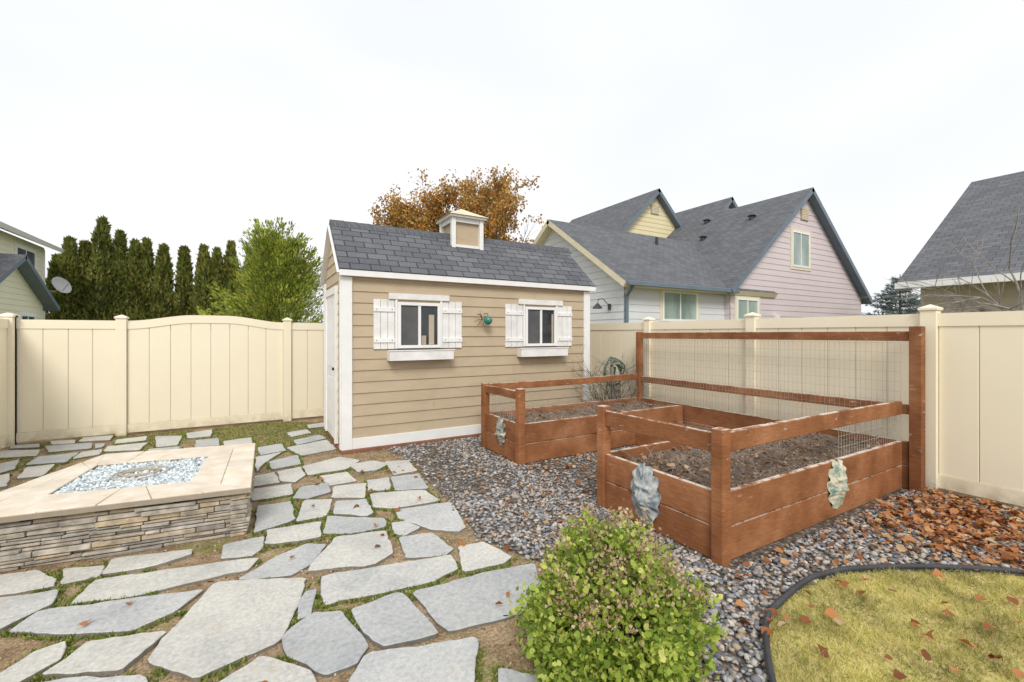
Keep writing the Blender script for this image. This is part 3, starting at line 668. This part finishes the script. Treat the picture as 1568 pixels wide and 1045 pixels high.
# ---------------------------------------------------------------- face plaques
def plaque(name,fr,cu,cz,w_,h_,ca,cb):
    O,U,N=fr; par=None; nr,na=26,72; V=[];F=[]
    for i in range(nr+1):
        r=i/nr
        for j in range(na):
            a=2*math.pi*j/na
            lobe=1+.10*abs(math.sin(a*5.5+.4))*(r**3)+.04*math.sin(a*13)*(r**3)
            u=math.cos(a)*r*lobe; v=math.sin(a)*r*lobe
            g=lambda cx_,cy_,s1,s2:math.exp(-((u-cx_)/s1)**2-((v-cy_)/s2)**2)
            d=.05*(1-r**2.4)
            d+=.035*g(0,-.02,.09,.22)+.02*g(0,-.15,.16,.08)
            d-=.028*g(-.27,.1,.14,.08)+.028*g(.27,.1,.14,.08)
            d+=.014*g(-.27,.1,.07,.05)+.014*g(.27,.1,.07,.05)
            d+=.022*g(-.28,.27,.2,.06)+.022*g(.28,.27,.2,.06)+.016*g(-.38,-.15,.14,.14)+.016*g(.38,-.15,.14,.14)
            d+=.014*g(0,-.33,.2,.04)-.018*g(0,-.40,.2,.03)+.015*g(0,-.47,.16,.05)
            if r>.5: d+=.014*math.sin(a*11+2*r)*(r-.5)*2+.008*math.sin(a*22+14*r)
            V.append(O+U*(cu+u*w_/2)+N*(.022+max(d,0))+Z*(cz+v*h_/2))
    for i in range(nr):
        for j in range(na): F.append([i*na+j,i*na+(j+1)%na,(i+1)*na+(j+1)%na,(i+1)*na+j])
    m,nt,bb=newmat(name+'_glaze'); n=noise_node(nt,16,6,(1,1,1),.6)
    L(nt,ramp(nt,n.outputs[0],[(.35,ca),(.5,cb),(.66,(.62,.60,.50))]).outputs[0],bb.inputs['Base Color']); bb.inputs['Roughness'].default_value=.55
    o=npmesh(name,np.array([tuple(v) for v in V]),np.array(F),m,None,True)
plaque('leaf_face_plaque',(Vector((0,Yf,0)),X,-Y),4.33,.29,.29,.40,(.16,.27,.24),(.52,.50,.38))
plaque('leaf_face_plaque',(Vector((XL,0,0)),Y,-X),2.56,.28,.29,.46,(.16,.19,.22),(.38,.42,.45))
plaque('leaf_face_plaque',(Vector((XL,0,0)),Y,-X),5.0,.32,.22,.34,(.10,.10,.09),(.24,.23,.20))
# ---------------------------------------------------------------- fire pit
pit=empty('stone_fire_pit')
A,Bq,C,D=[Vector(p) for p in ((-.03,4.02),(0,5.6),(-1.3,5.85),(-1.9,4.25))]
ra,rb,rc,rd=[Vector(p) for p in ((-.45,4.40),(-.40,5.24),(-1.25,5.40),(-1.34,4.58))]
b=B(); inn=lambda P,k:(P-Vector((-.8,4.95)))*k+Vector((-.8,4.95))
sc_=.95; cs=[inn(P,sc_) for P in (A,Bq,C,D)]
b.prism([tuple(inn(P,.92)) for P in (A,Bq,C,D)],0,.33,m_ledge); b.build('core',pit)
b=B()
for i in range(4):
    p,q=cs[i],cs[(i+1)%4]; ln=(q-p).length; u=(q-p)/ln; n_=Vector((u.y,-u.x))
    z=0
    while z<.335:
        hh=min(random.uniform(.018,.042),.338-z)
        if hh<.008: break
        s0=-random.uniform(0,.02)
        while s0<ln:
            e=min(s0+random.uniform(.09,.42),ln+random.uniform(0,.02)); o1=random.uniform(-.006,.032)
            P=[]
            for s_,dep in ((s0+.002,o1+random.uniform(-.008,.008)),(e-.002,o1+random.uniform(-.008,.008))):
                for dd_ in (-.1,dep):
                    for zz0 in (z+.001+random.uniform(0,.003),z+hh-.002-random.uniform(0,.004)): 
                        w2=p+u*s_+n_*(dd_+(random.uniform(-.004,.004) if dd_>0 else 0)); P.append((w2.x,w2.y,zz0))
            b.solid(P,[(0,1,3,2),(4,6,7,5),(0,4,5,1),(2,3,7,6),(1,5,7,3),(0,2,6,4)],m_ledge); s0=e
        z+=hh
b.build('ledgestone_veneer',pit,.003)
b=B()
outer=[A,Bq,C,D]; innr=[ra,rb,rc,rd]
for i in range(4):
    j=(i+1)%4
    b.solid([(*outer[i],.338),(*outer[j],.338),(*innr[j],.338),(*innr[i],.338),(*outer[i]*.998,.376),(*outer[j]*.998,.376),(*innr[j],.376),(*innr[i],.376)],[(3,2,1,0),(4,5,6,7),(0,1,5,4),(1,2,6,5),(2,3,7,6),(3,0,4,7)],m_grout)
b.build('cap_bed',pit)
b=B()
for i in range(4):
    j=(i+1)%4; ln=(outer[j]-outer[i]).length; nt_=max(2,round(ln/.31))
    for k in range(nt_):
        t0=k/nt_;t1=(k+1)/nt_; g=.004/ln
        t0+=g if k else 0; t1-=g if k<nt_-1 else 0
        o0,o1=outer[i].lerp(outer[j],t0),outer[i].lerp(outer[j],t1); i0,i1=innr[i].lerp(innr[j],t0),innr[i].lerp(innr[j],t1)
        for r0,r1 in (((0,.495),(.505,1)) if (innr[i]-outer[i]).length>.45 else ((0,1),)):
            q=[o0.lerp(i0,r0),o1.lerp(i1,r0),o1.lerp(i1,r1),o0.lerp(i0,r1)]
            zt=.385+random.uniform(-.001,.002)
            b.solid([(*v,.345) for v in q]+[(*v,zt) for v in q],[(3,2,1,0),(4,5,6,7),(0,1,5,4),(1,2,6,5),(2,3,7,6),(3,0,4,7)],m_trav)
b.build('travertine_cap',pit,.004)
n=5200; x=rng.uniform(-1.4,-.35,n); y=rng.uniform(4.35,5.45,n); k=inpoly(x,y,[tuple(v) for v in (ra,rb,rc,rd)]); x=x[k];y=y[k];n=len(x); s=rng.uniform(.009,.022,n)
scatter('fire_glass',ICOV,ICOF,np.stack([x,y,.352+rng.uniform(0,.015,n)],1),np.stack([s,s*.8,s*.6],1),rrot(n),m_glassrock,pit,.3)
b=B(); cx,cy=-.86,4.93; b.tube([(cx+.19*math.cos(a),cy+.19*math.sin(a),.374) for a in np.linspace(0,2*math.pi,33)],.010,m_metal,8)
b.tube([(cx+.13*math.cos(a),cy+.09*math.sin(a),.378) for a in np.linspace(0,2*math.pi,33)],.013,m_grout,8); b.build('burner_ring',pit,smooth=True)
# ---------------------------------------------------------------- bush
def bush(name,c,R_,H,n):
    par=empty(name)
    ns=460; d=nrm(rng.normal(size=(ns,3))); d[:,2]=np.abs(d[:,2])
    lump=np.array([mn.noise(Vector((a*1.9+3,b_*1.9,c_*1.9))) for a,b_,c_ in d])
    rr=(1+.26*lump)*rng.uniform(.7,1.08,ns)
    tips=np.stack([d[:,0]*R_*rr+c[0],d[:,1]*R_*rr+c[1],np.maximum(.05,.06+d[:,2]*(H-.1)*rr)],1)
    base=np.array([c[0],c[1],.05])
    per=n//ns; idx=np.repeat(np.arange(ns),per); m_=len(idx)
    back=rng.uniform(0,1,m_)**1.6*.16
    axis=nrm(tips-base)
    P=tips[idx]-axis[idx]*back[:,None]+rng.normal(0,.024,(m_,3)); P[:,2]=np.maximum(P[:,2],.02)
    dirs=axis[idx]*.7+rng.normal(0,.6,(m_,3))+np.array([0,0,.25]); s=rng.uniform(.014,.034,m_)
    nn=axis[idx]*1.0+rng.normal(0,.6,(m_,3))+np.array([0,0,.5])
    topshoot=(d[:,2]>.5)&(rng.random(ns)<.65)
    t_=topshoot[idx]&(back<.04); k=~t_
    scatter('leaves',LEAF8V,LEAF8F,P[k],np.stack([s,s,s],1)[k],frames(dirs,nn)[k],m_bush,par,.2)
    scatter('flower_heads',LEAF8V,LEAF8F,P[t_]+np.array([0,0,.025]),np.stack([s,s,s],1)[t_]*.6,frames(dirs,nn)[t_],m_bushtop,par,.25)
    b=B()
    for i in range(0,ns,2):
        q=Vector(base)+Vector((random.uniform(-.05,.05),random.uniform(-.05,.05),-.05)); f=Vector(tips[i]); b.tube([q,(q+f)/2+Vector((0,0,.06)),f],.0035,m_bark,4,.0015)
    b.build('stems',par)
bush('garden_bush',(1.47,1.57),.415,.70,23000)
# ---------------------------------------------------------------- trees
def arbor(x,y,H,R_):
    par=empty('arborvitae_tree'); n=5600
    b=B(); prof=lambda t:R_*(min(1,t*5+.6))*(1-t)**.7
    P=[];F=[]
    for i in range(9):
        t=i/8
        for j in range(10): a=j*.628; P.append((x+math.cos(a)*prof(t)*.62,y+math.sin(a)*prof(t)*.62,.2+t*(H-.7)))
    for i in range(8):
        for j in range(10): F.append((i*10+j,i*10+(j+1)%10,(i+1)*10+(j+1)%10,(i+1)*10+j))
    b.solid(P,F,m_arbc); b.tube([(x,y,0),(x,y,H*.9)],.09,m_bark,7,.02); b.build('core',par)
    ph=random.uniform(0,50)
    t=rng.random(n)**1.1*.995; a=rng.uniform(0,6.28,n)
    cl=np.array([mn.noise(Vector((math.cos(q)*2.6,math.sin(q)*2.6,ph+w_*H*1.1))) for q,w_ in zip(a,t)])
    r=R_*np.minimum(1,t*5+.6)*(1-t)**.7*(1+.5*cl)*rng.uniform(.68,1.06,n)+.03
    pos=np.stack([x+np.cos(a)*r,y+np.sin(a)*r,.15+t*(H-.25)],1)
    d=np.stack([np.cos(a)*.4,np.sin(a)*.4,np.ones(n)],1)+rng.normal(0,.28,(n,3)); s=rng.uniform(.12,.32,n)
    scatter('foliage',LEAF4V,LEAF4F,pos,np.stack([s*.5,s,s],1),frames(d),m_arb,par)
for i,(px_,tp) in enumerate([(88,392),(107,364),(130,370),(157,334),(184,354),(207,368),(224,366),(250,375),(282,378),(312,376),(332,381),(354,370),(384,384),(410,380)]):
    r=(px_-784)/675; yy_=30+random.uniform(-.3,.3); d_=yy_/(.864-.503*r); arbor((.503+.864*r)*d_,yy_,1.58+(512-tp)*d_/675,random.uniform(.62,.76)*(1.25 if tp<340 else 1))
def cypress(x,y,H,R_):
    par=empty('golden_cypress_tree'); b=B(); b.tube([(x,y,0),(x+.05,y,H*.5),(x,y,H*.90)],.12,m_bark,8,.02); pos=[];dr=[]
    for i in range(230):
        t=random.random()**.8; z=.3+t*(H-1.1); a=random.uniform(0,6.28); ln=R_*(1-t*.60)*random.uniform(.7,1.15)
        e=.36+.62*t+random.uniform(-.1,.1); q=Vector((x,y,z)); d=Vector((math.cos(a)*math.cos(e),math.sin(a)*math.cos(e),math.sin(e)))
        pts=[q+d*ln*k/5+Vector((0,0,.14*ln*(k/5)**2)) for k in range(6)]
        b.tube(pts,.016,m_bark,4,.004)
        for k in range(150):
            s_=random.uniform(.2,1.04); ii=min(4,int(s_*5)); p_=pts[ii].lerp(pts[ii+1],min(1.1,s_*5-ii))+Vector((0,0,-.02)); wd=.14*(1.15-s_)+.022
            off=Vector((random.gauss(0,wd),random.gauss(0,wd),random.gauss(0,wd*.6))); pos.append(p_+off); dr.append(d*1.3+off*3+Vector((0,0,.35)))
    b.build('limbs',par); n=len(pos); s=rng.uniform(.05,.13,n)
    scatter('foliage',LEAF4V,LEAF4F,np.array([tuple(v) for v in pos]),np.stack([s*.42,s,s],1),frames(np.array([tuple(v) for v in dr])+rng.normal(0,.25,(n,3))),m_cyp,par)
cypress(.52,13,4.35,2.1)
def grow(b,p,d,ln,r,depth,tips,mat,spread=.5,up=.12,kids=3):
    q=p; pts=[p]
    for i in range(3):
        d=(d+Vector((random.gauss(0,.09),random.gauss(0,.09),up*.5))).normalized(); q=q+d*ln/3; pts.append(q)
    b.tube(pts,r,mat,6 if depth>2 else 4,r*.6)
    if depth<=1: tips+=pts[1:]
    if depth==0: return
    for i in range(kids):
        s_=random.choice([1,2,3,3]); nd=(d+Vector((random.gauss(0,spread),random.gauss(0,spread),random.gauss(up,spread*.5)))).normalized()
        grow(b,pts[s_],nd,ln*random.uniform(.6,.85),r*.55,depth-1,tips,mat,spread,up,kids)
par=empty('autumn_tree'); b=B(); tips=[]; tx=6.9
b.tube([(tx,16,0),(tx+.05,16,1.5),(tx,16.05,2.7)],.16,m_bark,8,.12)
for i in range(9): a=i*.7; grow(b,Vector((tx,16.05,2.2+.1*i)),Vector((math.cos(a)*.72,math.sin(a)*.72,1)).normalized(),1.78,.07,4,tips,m_bark,.42,.13,3)
b.build('branches',par)
T=np.array([tuple(v) for v in tips]); T=T[T[:,2]<7.8]; idx=rng.integers(0,len(T),48000); P=T[idx]+rng.normal(0,.11,(48000,3))
nz=np.array([mn.noise(Vector((a*1.0,c*1.0,e*1.0))) for a,c,e in P]); P=P[nz>-.26]; n=len(P); s=rng.uniform(.07,.14,n); d=rng.normal(0,.7,(n,3)); d[:,2]-=.6
scatter('leaves',LEAF4V,LEAF4F,P,np.stack([s*.9,s,s],1),frames(d),m_aut,par)
def spruce(x,y,H,R_):
    par=empty('blue_spruce_tree'); b=B(); b.tube([(x,y,0),(x,y,H)],.15,m_bark,7,.02); pos=[];dr=[]
    z=.5
    while z<H-.1:
        t=z/H; ln=R_*(1-t)**.8+.1; k=9
        for i in range(k):
            a=random.uniform(0,6.28); l2=ln*random.uniform(.75,1.1); d=Vector((math.cos(a),math.sin(a),.15)); b.tube([(x,y,z),Vector((x,y,z))+d*l2],.02,m_bark,4,.006)
            for j in range(int(60*l2)+10):
                s_=random.uniform(.15,1); p_=Vector((x,y,z))+d*l2*s_; sd_=Vector((-d.y,d.x,0))*random.gauss(0,.16*(1.2-s_)); pos.append(p_+sd_+Vector((0,0,random.gauss(0,.05)))); dr.append(d+sd_*3+Vector((0,0,.2)))
        z+=.2
    b.build('limbs',par); n=len(pos); s=rng.uniform(.10,.2,n)
    scatter('needles',LEAF4V,LEAF4F,np.array([tuple(v) for v in pos]),np.stack([s*.4,s,s],1),frames(np.array([tuple(v) for v in dr])+rng.normal(0,.3,(n,3))),m_spr,par)
spruce(31.8,10.6,5.0,2.8); spruce(36,9.6,4.5,2.4)
par=empty('bare_tree'); b=B(); tips=[]
b.tube([(7.9,1.5,0),(7.85,1.5,.9),(7.9,1.45,1.6)],.05,m_greybark,8,.04)
for i in range(9):
    grow(b,Vector((7.88,1.47,1.35+.06*i)),Vector((-.85+random.uniform(-.5,.6),.5+random.uniform(-.5,.5),random.uniform(.3,1.2))).normalized(),.62,.014,3,tips,m_greybark,.45,-.06,3)
b.build('branches',par)
# ---------------------------------------------------------------- houses
def gable(par,nm,x0,x1,y0,y1,zb,ez,pz,axis,wall,trim,roof,og=.3,oe=.35,expo=.2):
    b=B(); hw=((x1-x0) if axis=='Y' else (y1-y0))/2
    b.box(x0+.01,x1-.01,y0+.01,y1-.01,zb,ez,wall)
    sl=(pz-ez)/hw
    def sp(wd,g):
        def f(z):
            if not g or z<=ez: return (0,wd)
            k=(z-ez)/(pz-ez); return (k*wd/2,wd-k*wd/2)
        return f
    g1=axis=='Y'
    lap(b,(Vector((x0,y0,0)),X,-Y),zb,pz-.05 if g1 else ez,expo,wall,sp(x1-x0,g1))
    lap(b,(Vector((x0,y0,0)),Y,-X),zb,pz-.05 if not g1 else ez,expo,wall,sp(y1-y0,not g1))
    lap(b,(Vector((x1,y0,0)),Y,X),zb,pz-.05 if not g1 else ez,expo,wall,sp(y1-y0,not g1))
    b.build(nm+'_walls',par,recalc=False)
    b=B(); th=.16; up=.10
    if axis=='Y':
        xm=(x0+x1)/2; ze=ez-sl*oe+up
        slab(b,(x0-oe,y0-og,ze),(x0-oe,y1,ze),(xm,y1,pz+up),(xm,y0-og,pz+up),th,roof,trim)
        slab(b,(x1+oe,y0-og,ze),(x1+oe,y1,ze),(xm+.002,y1,pz+up-.001),(xm+.002,y0-og,pz+up-.001),th,roof,trim)
    else:
        ym=(y0+y1)/2; ze=ez-sl*oe+up
        slab(b,(x0-og,y0-oe,ze),(x1,y0-oe,ze),(x1,ym,pz+up),(x0-og,ym,pz+up),th,roof,trim)
        slab(b,(x0-og,y1+oe,ze),(x1,y1+oe,ze),(x1,ym+.002,pz+up-.001),(x0-og,ym+.002,pz+up-.001),th,roof,trim)
    b.build(nm+'_roof',par)
nh=empty('neighbour_house')
gable(nh,'main',13,21.9,8.6,20,0,3.15,6.8,'Y',m_pink,m_slate,m_sh2)
gable(nh,'wing',8.65,15.45,8.8,15.2,0,3.1,5.28,'X',m_grey,m_cream,m_sh2)
gable(nh,'upper_gable',13.6,17.6,14,20,3,6.1,8.0,'Y',m_yel,m_slate,m_sh2,.3,.3)
gable(nh,'upper_gable',17.5,21.3,13,20,3,6.1,7.95,'Y',m_yel,m_slate,m_sh2,.3,.3)
frM=(Vector((13,8.6,0)),X,-Y); frW=(Vector((8.65,8.8,0)),X,-Y); frG=(Vector((8.65,8.8,0)),Y,-X)
window('gable_window',nh,frM,3.55,4.75,4.0,5.1+.2,m_white,m_glassb,.07,True,trim=m_cream)
window('window',nh,frM,.3,1.5,2.0,2.75,m_white,m_glassb,.07,True,trim=m_cream)
window('window',nh,frW,1.45,3.0,1.95,2.85,m_white,m_glassb,.07,True,trim=m_cream)
b=B(); b.box(4.15,4.65,.015,.05,5.75,6.2,m_tanw,frM)
for i in range(7): b.box(4.18,4.62,.05,.062,5.78+i*.06,5.81+i*.06,m_cream,frM)
frU=(Vector((13.6,14,0)),X,-Y); b.box(1.75,2.25,.015,.05,7.0,7.4,m_tanw,frU)
for i in range(6): b.box(1.78,2.22,.05,.062,7.03+i*.06,7.06+i*.06,m_cream,frU)
b.build('gable_vents',nh)
b=B(); b.box(8.36,13.1,8.33,8.42,2.86,2.98,m_slate); b.box(8.62,8.70,8.68,8.78,0,2.65,m_slate); b.beam((8.66,8.73,2.6),(8.6,8.42,2.88),.07,.07,m_slate)
b.build('gutter',nh,.01)
b=B()
for (x_,y_) in ((15.6,11.5),(16.3,9.9),(16.8,12.2)):
    z_=3.15+(x_-13)*(3.65/4.45)+.1; b.tube([(x_,y_,z_-.05),(x_,y_,z_+.12)],.09,m_black,10); b.tube([(x_,y_,z_+.12),(x_,y_,z_+.2)],.16,m_black,10,.06)
for (x_,y_) in ((12.6,11.2),): b.tube([(x_,y_,4.6),(x_,y_,5.1)],.05,m_black,10)
b.box(2.4,2.62,.02,.12,2.1,2.25,m_white,frM); b.box(6.5,6.7,.02,.1,1.95,2.05,m_black,frM); b.build('roof_vents',nh,smooth=False)
b=B(); q=Vector((8.63,9.35,2.35)); b.tube([q,q+Vector((-.25,0,.22)),q+Vector((-.42,0,.2)),q+Vector((-.45,0,.08))],.012,m_black,6)
b.tube([q+Vector((-.45,0,.08)),q+Vector((-.45,0,-.06))],.03,m_black,12,.15); b.tube([q+Vector((-.01,0,-.08)),q+Vector((-.01,0,.08))],.05,m_black,8); b.build('barn_lamp',nh)
rh=empty('grey_roof_house')
b=B(); b.box(14.1,24,-8,4.3,0,2.85,m_tanw); lap(b,(Vector((14.1,-8,0)),Y,-X),0,2.85,.2,m_tanw,lambda z:(0,12.3)); b.solid([(14.1,4.3,2.85),(24,4.3,2.85),(19,4.3,6.0)],[(0,1,2)],m_tanw); b.build('walls',rh,recalc=False)
b=B(); slab(b,(13.6,-8.5,2.85),(13.6,4.6,2.85),(19,4.6,6.25),(19,-8.5,6.25),.18,m_sh2,m_white); slab(b,(24.4,-8.5,2.85),(24.4,4.6,2.85),(19.002,4.6,6.249),(19.002,-8.5,6.249),.18,m_sh2,m_white); b.build('roof',rh)
frH=(Vector((14.1,0,0)),Y,-X); window('window',rh,frH,.2,1.5,1.3,2.5,m_white,m_glassb,.08,True,trim=m_white)
b=B(); b.box(13.48,13.6,-8.5,4.6,2.68,2.82,m_white); b.box(-.55,-.35,-.1+.12,.12,0,2.7,m_white,frH); b.build('gutter',rh)
lh=empty('two_storey_house')
b=B(); b.box(-18,-8.3,18,28,0,5.5,m_lyel); lap(b,(Vector((-8.3,18,0)),Y,X),0,5.5,.2,m_lyel,lambda z:(0,10)); b.box(-8.32,-8.27,27.85,28.03,0,5.4,m_white); b.build('walls',lh,recalc=False)
b=B(); slab(b,(-7.75,17.5,5.55),(-7.75,28.5,5.55),(-13.2,28.5,8.0),(-13.2,17.5,8.0),.18,m_sh2,m_white); slab(b,(-18.5,17.5,5.5),(-18.5,28.5,5.5),(-13.202,28.5,7.999),(-13.202,17.5,7.999),.18,m_sh2,m_white); b.build('roof',lh)
m_gl2=M('dull_glass',(.10,.12,.13),(.05,.06,.07),2,.35,spec=.1)
frQ=(Vector((-8.3,18,0)),Y,X); window('window',lh,frQ,7.2,9.0,4.1,5.15,m_white,m_gl2,.08,True,trim=m_white)
b=B(); b.box(-9,-7.32,19.15,24.4,0,2.7,m_lyel); lap(b,(Vector((-7.3,19.1,0)),Y,X),0,4.1,.2,m_lyel,lambda z:(0,5.4) if z<=2.75 else ((z-2.75)/1.45*2.7,5.4-(z-2.75)/1.45*2.7)); b.build('porch_walls',lh,recalc=False)
b=B(); slab(b,(-9,24.9,2.65),(-6.9,24.9,2.65),(-6.9,21.8,4.35),(-9,21.8,4.35),.16,m_sh2,m_slate); slab(b,(-9,18.7,2.65),(-6.9,18.7,2.65),(-6.9,21.798,4.349),(-9,21.798,4.349),.16,m_sh2,m_slate); b.build('porch_roof',lh)
frP=(Vector((-7.3,19.1,0)),Y,X); window('porch_window',lh,frP,3.4,4.6,1.4,2.3,m_white,m_gl2,.07,True,trim=m_white)
sdh=empty('satellite_dish'); V=[];F=[]; nr,na=6,28
for i in range(nr+1):
    r=i/nr
    for j in range(na): a=2*math.pi*j/na; V.append(Vector((r*.36*math.cos(a),r*.42*math.sin(a),.10*r*r)))
for i in range(nr):
    for j in range(na): F.append([i*na+j,i*na+(j+1)%na,(i+1)*na+(j+1)%na,(i+1)*na+j])
Rm=Vector((.65,-.55,.45)).to_track_quat('Z','Y').to_matrix()
V=[Rm@v+Vector((-7.6,27.4,3.75)) for v in V]; npmesh('dish',np.array([tuple(v) for v in V]),np.array(F),M('dish_grey',(.5,.5,.5),None,3,.4),sdh,True)
b=B(); b.tube([(-8.28,27.4,3.5),(-7.75,27.4,3.5),(-7.62,27.4,3.72)],.03,m_metal,8); b.tube([(-7.6,27.4,3.4),(-7.25,27.1,3.85)],.015,m_metal,6); b.build('arm',sdh)
# ---------------------------------------------------------------- bits beside the shed
par=empty('bird_bath'); V=[];F=[]
for i in range(9):
    r=i/8
    for j in range(32):
        a=2*math.pi*j/32; V.append(Vector((r*.15*math.cos(a),r*.17*math.sin(a),.06*r*r+.006*math.cos(8*a)*r)))
for i in range(8):
    for j in range(32): F.append([i*32+j,i*32+(j+1)%32,(i+1)*32+(j+1)%32,(i+1)*32+j])
Rm=Vector((.35,-.55,.8)).to_track_quat('Z','Y').to_matrix(); V=[Rm@v+Vector((5.5,5.8,1.03)) for v in V]
npmesh('bowl',np.array([tuple(v) for v in V]),np.array(F),m_patina,par,True)
b=B(); b.tube([(5.5,5.93,0),(5.49,5.9,.5),(5.5,5.83,1.0)],.03,m_patina,10,.02); b.tube([(5.5,5.93,0),(5.5,5.93,.03)],.14,m_patina,16,.1); b.build('stand',par)
par=empty('bare_vine_shrub'); b=B(); tips=[]
for i in range(14): grow(b,Vector((5.15+.05*i,5.75+random.uniform(-.1,.2),.02)),Vector((random.uniform(-.5,.5),random.uniform(-.3,.3),1)).normalized(),.55,.012,3,tips,m_bark,.55,-.02,3)
b.build('branches',par)
par=empty('garden_hose'); b=B()
for k_ in range(4):
    cx_,rr_=5.3+.03*k_,.17+.02*k_
    b.tube([(cx_+rr_*math.cos(a),5.68+.03*math.sin(3*a+k_)+.015*k_,.93+rr_*1.05*math.sin(a)+.02*math.sin(2*a+k_)) for a in np.linspace(0,6.28,36)],.010,m_hose,7)
b.tube([(5.2,5.68,.78),(5.12,5.66,.5),(5.2,5.7,.2),(5.3,5.75,.02)],.010,m_hose,7); b.build('coils',par,smooth=True)
b=B(); b.box(5.31,5.35,5.70,5.74,0,1.13,m_greybark); b.box(5.2,5.46,5.66,5.70,1.06,1.10,m_greybark); b.build('hose_stake',par)
